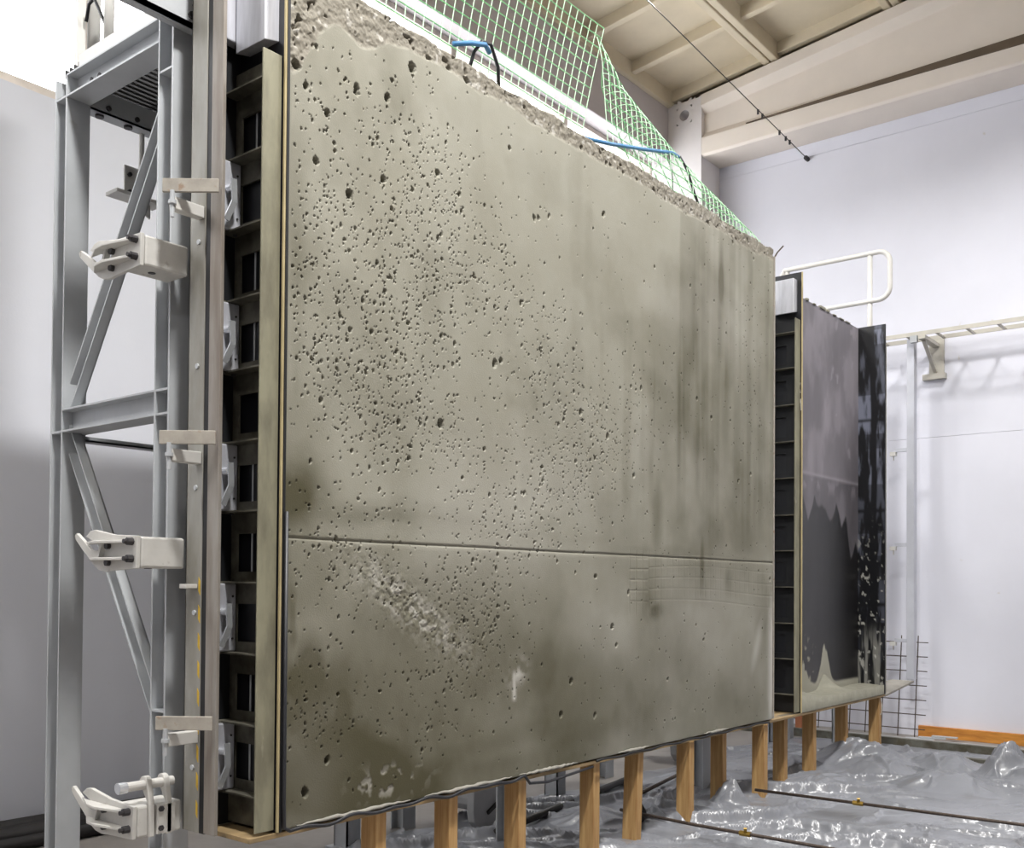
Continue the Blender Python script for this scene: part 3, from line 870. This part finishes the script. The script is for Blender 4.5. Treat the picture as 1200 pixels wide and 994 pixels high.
# far end plate facing the camera, with dust patches
nu, nv = 40, 300
uy, uz = np.meshgrid(np.linspace(0, .216, nu), np.linspace(.5, 3.49, nv), indexing='ij')
pan = (np.sin(uz * 5.1 + 1) + np.sin(uz * 11.7) > .2) * 1.0
du = (sstep(.38, .66, fbm(uy * 26, uz * 5, 22, 5)) * .95 + .05) * sstep(.012, .03, np.abs(uy - .1 - .015 * np.sin(uz * 2))) * (.5 + .5 * pan)
du *= .35 + .65 * sstep(1.4, 2.6, uz)
for zz in (2.72, 1.98, 1.55, 1.22, 1.05):
    du *= 1 - .8 * np.exp(-((uz - zz) / .015) ** 2)
st = sstep(.68, .74, fbm(uy * 40, uz * 30, 23)) * (1 - sstep(1.4, 2.0, uz)) * .6
st += .35 * sstep(.55, .7, fbm(uy * 40, uz * 3, 24)) * (1 - sstep(.85, 1.1, uz))
grid_mesh('far_end_plate', np.stack([6.02 + 0 * uy, uy, uz], -1), M['endsheet'], {'dust': np.clip(du * 1.2 - .12, 0, 1), 'stuck': np.clip(st, 0, 1)}, om)
MB().box(6.023, 6.035, -.004, .25, .5, 3.49).build('far_board', M['black'], om)
MB().box(6.04, 6.12, .02, .03, .505, 3.36).box(6.06, 6.068, .03, .25, .505, 3.36).build('far_stop_flange', M['stop'], om)
# residue of concrete in the bottom of the bay
nu, nv = 120, 24
ux, uy = np.meshgrid(np.linspace(4.394, 6.016, nu), np.linspace(.0, .21, nv), indexing='ij')
zz = .565 + .02 * fbm(ux * 8, uy * 12, 25) + .10 * np.exp(-((ux - 4.45) / .25) ** 2) * (.3 + uy / .21) + .12 * np.exp(-((ux - 5.3) / .1) ** 2) * (uy / .21) ** 2
zz = np.where(uy < .005, .5, zz)
grid_mesh('concrete_residue', np.stack([ux, np.where(uy < .015, 0.001, uy), zz], -1), M['residue'], None, om, smooth=False)

# ------------------------------------------------------------------ reinforcement grids standing out of the panel top
def grid_sheet(label, surf, nu_, nv_, keep=lambda i, j: True):
    t = thing('mesh_sheet', label, 'mesh', 'green mesh sheets on the panel top')
    wa, we = MB(), MB()
    for i in range(nu_ + 1):
        wa.tube([surf(i / nu_, j / (nv_ * 2), .02) for j in range(nv_ * 2 + 1)], .0022, 5)
    for j in range(1, nv_ + 1):
        we.tube([surf(i / (nu_ * 1.0), j / nv_, .0) for i in range(nu_ + 1)], .0027, 5)
    wa.build('warp_strands', M['netlight'], t)
    we.build('weft_strands', M['net'], t)
def surf1(u_, v_, e):
    x = .16 + 1.70 * u_
    wob = .010 * math.sin(u_ * 9) * v_
    return (x + .075 * v_ * u_ + .01 * v_, .08 - .085 * v_ ** 1.4 + wob, 3.525 + .605 * v_)
grid_sheet('green open mesh sheet standing on the left half of the panel top, leaning forward', surf1, 33, 12)
def surf2(u_, v_, e):
    x = 2.09 + 1.78 * u_
    hc = float(np.interp(x, [2.0, 2.45, 2.82, 3.35, 3.9], [.64, .49, .38, .24, .09]))
    R_ = max(min(.16, hc * .55), .015)
    st_ = max(hc - R_, .005)
    L_ = .64
    q = v_ * L_
    if u_ < .12:
        R_ = R_ + (.12 - u_) * 4
    if q < st_:
        y, z = .06 + .04 * q, q
    else:
        a_ = min((q - st_) / R_, PI)
        y = .06 + .04 * st_ + R_ * (1 - math.cos(a_))
        z = st_ + R_ * math.sin(a_)
        rest = q - st_ - PI * R_
        if rest > 0:
            z -= rest * .8
            y += rest * .5
    return (x - .05 * v_ * (1 - u_) + .012 * math.sin(u_ * 11) * v_, y, 3.525 + z)
grid_sheet('green open mesh sheet curling backwards over the right half of the panel top', surf2, 36, 12)
# blue straps and wires among the grids
tag(MB().tube([(.86, .02, 3.60), (.95, .0, 3.635), (1.04, .0, 3.665), (1.09, .02, 3.66)], .011, 8).build('blue_strap', M['blue'], smooth=True), 'short blue strap tied to the left green mesh sheet', 'strap')
tag(MB().tube([(.97, .03, 3.54), (.99, .02, 3.62), (1.03, .01, 3.68), (1.09, .01, 3.69), (1.15, .02, 3.62), (1.18, .04, 3.54)], .008, 8).build('wire_arch', M['cable'], smooth=True), 'black wire arch at the foot of the left green mesh sheet', 'wire')
tag(MB().tube([(1.85, .05, 3.56), (2.1, .06, 3.62), (2.45, .06, 3.71), (2.75, .08, 3.80), (2.88, .1, 3.82)], .010, 8).build('blue_strap', M['blue'], smooth=True), 'long blue strap stretched between the two green mesh sheets', 'strap')
tag(MB().tube([(2.72, .08, 3.81), (2.74, .07, 3.66), (2.73, .06, 3.53)], .006, 6).build('wire', M['cable'], smooth=True), 'straight dark wire hanging from the end of the long blue strap', 'wire')
tag(MB().tube([(2.86, .09, 3.82), (2.93, .08, 3.76), (3.0, .07, 3.64), (3.08, .06, 3.53)], .008, 6).build('wire', M['cable'], smooth=True), 'bowed black wire inside the curled right mesh sheet', 'wire')

# ------------------------------------------------------------------ right side: guard rail, cable tray, post
g = thing('guard_rail', 'white tubular guard rail with rounded end above the open mould', 'guard rail')
X = 6.5
pts = [(X - .05, 1.12, 3.86), (X - .03, 1.15, 3.95)] + [(X, 1.15 - .07 * math.sin(a), 4.175 + .07 * (1 - math.cos(a))) for a in np.linspace(0, 1.57, 6)] + [(X, .22, 4.245)]
pts += [(X, .22 - .10 * math.sin(a), 4.145 + .10 * math.cos(a)) for a in np.linspace(.2, 1.57, 7)] + [(X, .12, 3.95)]
pts += [(X, .22 - .10 * math.cos(a), 3.93 - .10 * math.sin(a)) for a in np.linspace(.1, 1.57, 7)] + [(X, 1.1, 3.83)]
MB().tube(pts, .021, 10).build('rail_loop', M['white'], g, smooth=True)
MB().tube([(X + .01, .295, 3.0), (X + .01, .295, 4.24)], .022, 10).build('post', M['white'], g, smooth=True)
MB().tube([(X + .01, 1.05, 3.0), (X + .01, 1.05, 4.24)], .022, 10).build('post', M['white'], g, smooth=True)
MB().box(6.2, 6.55, .27, 1.2, 2.98, 3.02).build('base_plate', M['galv'], g)
MB().box(6.25, 6.33, .9, .98, 0, 2.98).build('support_leg', M['galv'], g)

ct = thing('cable_tray', 'galvanised ladder cable tray running along the right wall', 'cable tray')
for x in (6.98, 7.22):
    MB().box(x, x + .012, -3.5, .75, 3.59, 3.625).build('side_rail', M['tray'], ct)
rg = None
for i in range(17):
    if rg is None:
        rg = MB().box(6.99, 7.225, -.012, .012, 3.588, 3.60).build('rung', M['tray'], ct)
        o = rg
    else:
        o = rg.copy()
        COL.objects.link(o)
    o.location.y = .63 - i * .25
wb = MB().box(7.375, 7.4, -.07, .06, 3.27, 3.66).build('wall_plate', M['tray'], ct)
MB().box(6.96, 7.38, -.03, .03, 3.555, 3.585).build('arm', M['tray'], ct)
MB().obox((7.02, 0, 3.55), (7.37, 0, 3.32), .03, .02).build('strut', M['tray'], ct)
MB().box(7.34, 7.4, -.09, .11, 3.26, 3.31).build('foot_plate', M['tray'], ct)
MB().box(6.955, 7.0, .04, .10, 3.53, 3.59).build('cable_clip', M['galv'], ct)
vp_ = thing('channel_post', 'slim galvanised vertical post with pipe clips, under the cable tray', 'post')
MB().box(7.06, 7.14, .095, .16, .54, 3.59).build('post', M['post'], vp_, bevel=.004)
for z in (2.60, 1.745, .885):
    c = MB().box(7.075, 7.115, .16, .27, z - .015, z + .015).build('clip_arm', M['post'], vp_)
    MB().box(7.06, 7.11, .26, .31, z - .05, z - .015).tube([(7.09, .285, z - .09), (7.09, .285, z - .05)], .006, 6).build('clip', M['white'], c)
# wire stretched under the roof
wi = thing('overhead_wire', 'thin steel wire stretched under the ceiling down to an anchor on the right wall', 'wire')
MB().tube([(0, 1.15, 6.02), (7.38, 1.23, 5.61)], .0045, 6).build('wire', M['pipe'], wi)
MB().tube([(7.40, 1.23, 5.608), (7.34, 1.23, 5.61)], .022, 8).build('anchor', M['bolt'], wi)
for x in (6.95, 6.86, 6.72, 6.35, 6.26):
    z = 6.02 - .41 * x / 7.38
    MB().tube([(x, 1.225, z - .03), (x, 1.225, z + .01)], .011, 6).build('wire_clip', M['bolt'], wi)
# leaning reinforcement mesh in the corner
ms = thing('rebar_mesh', 'sheet of dark welded reinforcement mesh leaning against the right wall', 'rebar mesh')
def mp_(y, z):
    return (7.22 + .12 * z, y, z)
for i in range(13):
    y = .14 + i * .15
    MB().tube([mp_(y, .01), mp_(y, .92)], .005, 6).build('upright_bar', M['rebar'], ms)
for j in range(7):
    z = .08 + j * .13
    MB().tube([mp_(.05, z), mp_(2.0, z)], .005, 6).build('cross_bar', M['rebar'], ms)

# ------------------------------------------------------------------ under and behind the moulds
def steel_leg(x, y, h, label):
    t = thing('support_stand', label, 'steel leg', 'galvanised legs behind the timber posts')
    MB().box(x, x + .008, y, y + .1, 0, h).box(x, x + .09, y, y + .008, 0, h).box(x, x + .09, y + .092, y + .1, 0, h).build('leg', M['galv'], t)
    MB().box(x - .03, x + .12, y - .03, y + .13, 0, .012).build('base_plate', M['galv'], t)
steel_leg(1.27, 1.08, .47, 'galvanised steel leg seen below the panel left of the nearest timber post')
steel_leg(2.98, 1.02, .47, 'galvanised steel leg between the third and fourth timber posts')
steel_leg(6.34, .46, .50, 'galvanised steel leg behind the timber posts of the open mould')
steel_leg(5.95, .95, .50, 'galvanised steel leg in the gap beside the right edge post')
def cast_foot(x, y, label, s=1.0):
    t = thing('machine_foot', label, 'foot', 'cast feet behind the posts')
    pts = [(-.07, .0), (.07, .0)]
    prof = [(.10, .30), (.105, .12), (.095, .06), (.05, .01)]
    out = [(x + a * s, b * s) for a, b in prof] + [(x - a * s, b * s) for a, b in prof[::-1]]
    MB().prism(out, 'y', y, y + .05).build('foot_plate', M['foot'], t, bevel=.006)
    MB().box(x - .16 * s, x + .16 * s, y - .02, y + .2, .30 * s, .47).build('bracket', M['galv'], t, bevel=.004)
    MB().tube([(x, y + .02, .18 * s), (x, y + .35, .18 * s)], .08 * s, 14).build('drum', M['foot'], t, smooth=False)
    MB().obox((x + .0, y - .012, .10 * s), (x + .1 * s, y - .012, .15 * s), .012, .02).build('slot_bar', M['pipe'], t)
cast_foot(2.05, .82, 'grey cast foot hanging between the second and third timber posts')
cast_foot(4.72, 1.10, 'grey cast foot behind the middle timber posts', 1.1)
# pipes and bars on the floor
def rod(p, r, name, matk, label, cat, grp=None, n=8):
    return tag(MB().tube(p, r, n).build(name, M[matk], smooth=True), label, cat, grp)
r1 = thing('rebar_rod', 'rusty rod with a brass nut lying across the plastic film, upper of the two', 'rod')
MB().tube([(3.0, .62, .10), (3.55, -.06, .115), (3.575, -1.55, .125), (3.6, -2.4, .12)][1:], .009, 8).build('rod', M['rebar'], r1, smooth=True)
MB().tube([(3.562, -.66, .119), (3.562, -.72, .119)], .014, 6).obox((3.562, -.69, .12), (3.54, -.70, .15), .016, .008).build('nut', M['brass'], r1)
r2_ = thing('rebar_rod', 'rusty rod with a brass nut lying on the film near the lower edge', 'rod')
MB().tube([(2.60, .30, .10), (2.55, -.2, .10), (2.5, -1.2, .11)], .009, 8).build('rod', M['rebar'], r2_, smooth=True)
MB().tube([(2.535, -.46, .103), (2.535, -.52, .103)], .014, 6).obox((2.535, -.49, .105), (2.515, -.50, .135), .016, .008).build('nut', M['brass'], r2_)
rod([(2.80, .34, .075), (2.66, .23, .075)], .055, 'pipe_end', 'pipe', 'round dark pipe end lying behind the tilted timber post', 'pipe', None, 16)
rod([(3.2, .55, .06), (4.2, .75, .06)], .012, 'rebar_rod', 'rebar', 'thin dark rod lying on the film behind the middle timber posts', 'rod')
rod([(1.9, .62, .05), (3.6, .9, .05)], .022, 'floor_pipe', 'pipe', 'dark pipe lying on the floor behind the posts below the panel', 'pipe')
for i, (y, r_) in enumerate(((2.68, .045), (2.58, .04), (2.48, .045), (2.36, .035))):
    rod([(-3.2 + .1 * i, y, r_), (1.6 - .2 * i, y - .03, r_)], r_, 'floor_pipe', 'pipe', ('dark pipe lying on the floor hard against the back wall', 'second dark floor pipe out from the back wall', 'third dark floor pipe out from the back wall', 'thinnest dark floor pipe, farthest from the back wall')[i], 'pipe', 'pipes on the floor by the back wall')
chn = thing('floor_channel', 'long grey steel channel set along the floor before the right wall', 'channel')
MB().box(6.62, 6.68, -3.5, 1.9, 0, .07).build('upper_flange', M['channel'], chn)
MB().box(6.68, 7.0, -3.5, 1.9, 0, .03).build('web', M['foot'], chn)
tag(MB().box(6.05, 6.12, -.95, -.42, 0, .05).build('steel_bar', M['channel']), 'short dark steel bar lying on the floor before the channel', 'bar')
st = thing('scrap_plates', 'small grey metal scraps by the end of the orange board', 'scrap')
for i in range(3):
    MB().obox((7.10 + .05 * i, .18 - .1 * i, .012 + .012 * i), (7.16 + .03 * i, -.05 - .09 * i, .012 + .012 * i), .06, .01).build('plate', M['galv'], st)
for i, (x, y) in enumerate(((6.75, 1.15), (6.8, 1.02))):
    tag(MB().box(x, x + .12, y, y + .07, .03, .28).build('brick', M['brick'], bevel=.004), ('left red brick standing on end behind the posts', 'right red brick standing on end behind the posts')[i], 'brick', 'red bricks behind the posts')
tag(MB().prism([(.62, 0), (.74, 0), (.70, .42), (.66, .42)], 'x', 6.82, 6.9).build('orange_wedge', M['brick']), 'orange wedge standing behind the timber posts of the open mould', 'wedge')

# ------------------------------------------------------------------ crumpled plastic film on the floor
nu, nv = 480, 330
x0, x1, y0, y1 = 1.2, 6.55, -2.4, 1.1
sx, sy = np.meshgrid(np.linspace(x0, x1, nu), np.linspace(y0, y1, nv), indexing='ij')
wx = sx + .25 * (fbm(sx * 1.5, sy * 1.5, 301) - .5)
wy = sy + .25 * (fbm(sx * 1.5, sy * 1.5, 311) - .5)
def ridged(a, b, sd, o=4):
    t, am, s_ = 0, 1, 0
    for i in range(o):
        t = t + am * (1 - np.abs(2 * vnoise(a * 2 ** i + i * 5.1, b * 2 ** i, sd + i) - 1)) ** 1.6
        s_ += am
        am *= .45
    return t / s_
fr_ = np.random.default_rng(77)
h = .004 + .012 * ridged(wx * 4, wy * 4, 341, 2) + .02 * fbm(sx * 1.5, sy * 1.5, 331)
wvx = .14 * (fbm(sx * 5, sy * 5, 391, 4) - .5)
def fold(cx_, cy_, th, L_, amp, w1, w2, bend=0.0):
    c, s_ = math.cos(th), math.sin(th)
    u_ = (sx - cx_) * c + (sy - cy_) * s_
    v_ = -(sx - cx_) * s_ + (sy - cy_) * c + bend * u_ ** 2 + wvx
    f = np.where(v_ > 0, np.exp(-v_ / w1), np.exp(v_ / w2))
    return amp * f * np.clip(1 - (u_ / L_) ** 2, 0, 1) ** .7
cr = -.888      # most folds run across the view
for k in range(170):
    px_, py_ = fr_.uniform(1.4, 6.4), fr_.uniform(-2.2, 1.0)
    big_ = fr_.random() < .3
    f = fold(px_, py_, cr + fr_.normal(0, .65), fr_.uniform(.25, .9), fr_.uniform(.022, .055) * (1.8 if big_ else 1), fr_.uniform(.03, .11), fr_.uniform(.012, .03), fr_.normal(0, .5))
    h = np.maximum(h, f) * .9 + .1 * (h + f)
# the larger heaps of bunched film
for (px_, py_, hh, rad) in ((5.45, -.02, .22, .42), (5.2, -.25, .14, .3), (5.62, -1.0, .30, .20), (5.5, -1.25, .18, .3), (4.95, -.75, .13, .35), (4.5, -.1, .10, .35), (3.46, .06, .20, .13), (5.7, -.55, .14, .3), (5.0, .4, .10, .4), (4.2, .6, .10, .4), (5.9, -1.7, .2, .35), (2.6, .5, .09, .3)):
    base = hh * .62 * np.exp(-(((sx - px_) ** 2 + (sy - py_) ** 2) / (rad * .75) ** 2))
    g_ = np.zeros_like(h)
    for k in range(8):
        f = fold(px_ + fr_.normal(0, rad * .3), py_ + fr_.normal(0, rad * .3), cr + fr_.normal(0, .9), rad * fr_.uniform(.5, 1.2), hh * fr_.uniform(.25, .5), rad * fr_.uniform(.15, .4), rad * fr_.uniform(.05, .16), fr_.normal(0, 1.2))
        g_ = np.maximum(g_, f)
    h = np.maximum(h, base + g_ * np.exp(-(((sx - px_) ** 2 + (sy - py_) ** 2) / (rad * 1.2) ** 2)))
edge = np.minimum.reduce([sx - x0, x1 - sx + .3 * (fbm(sx, sy * 2, 371) - .5), y1 - sy + .3 * (fbm(sx * 2, sy, 381) - .5), sy - y0])
h = np.where(edge < .06, h * np.clip(edge / .06, 0, 1) - .02 * (edge < .0), h)
fl = grid_mesh('plastic_film', np.stack([sx, sy, h], -1), M['film'], None, None)
tag(fl, 'crumpled grey plastic film spread over the floor around the timber posts', 'plastic film')
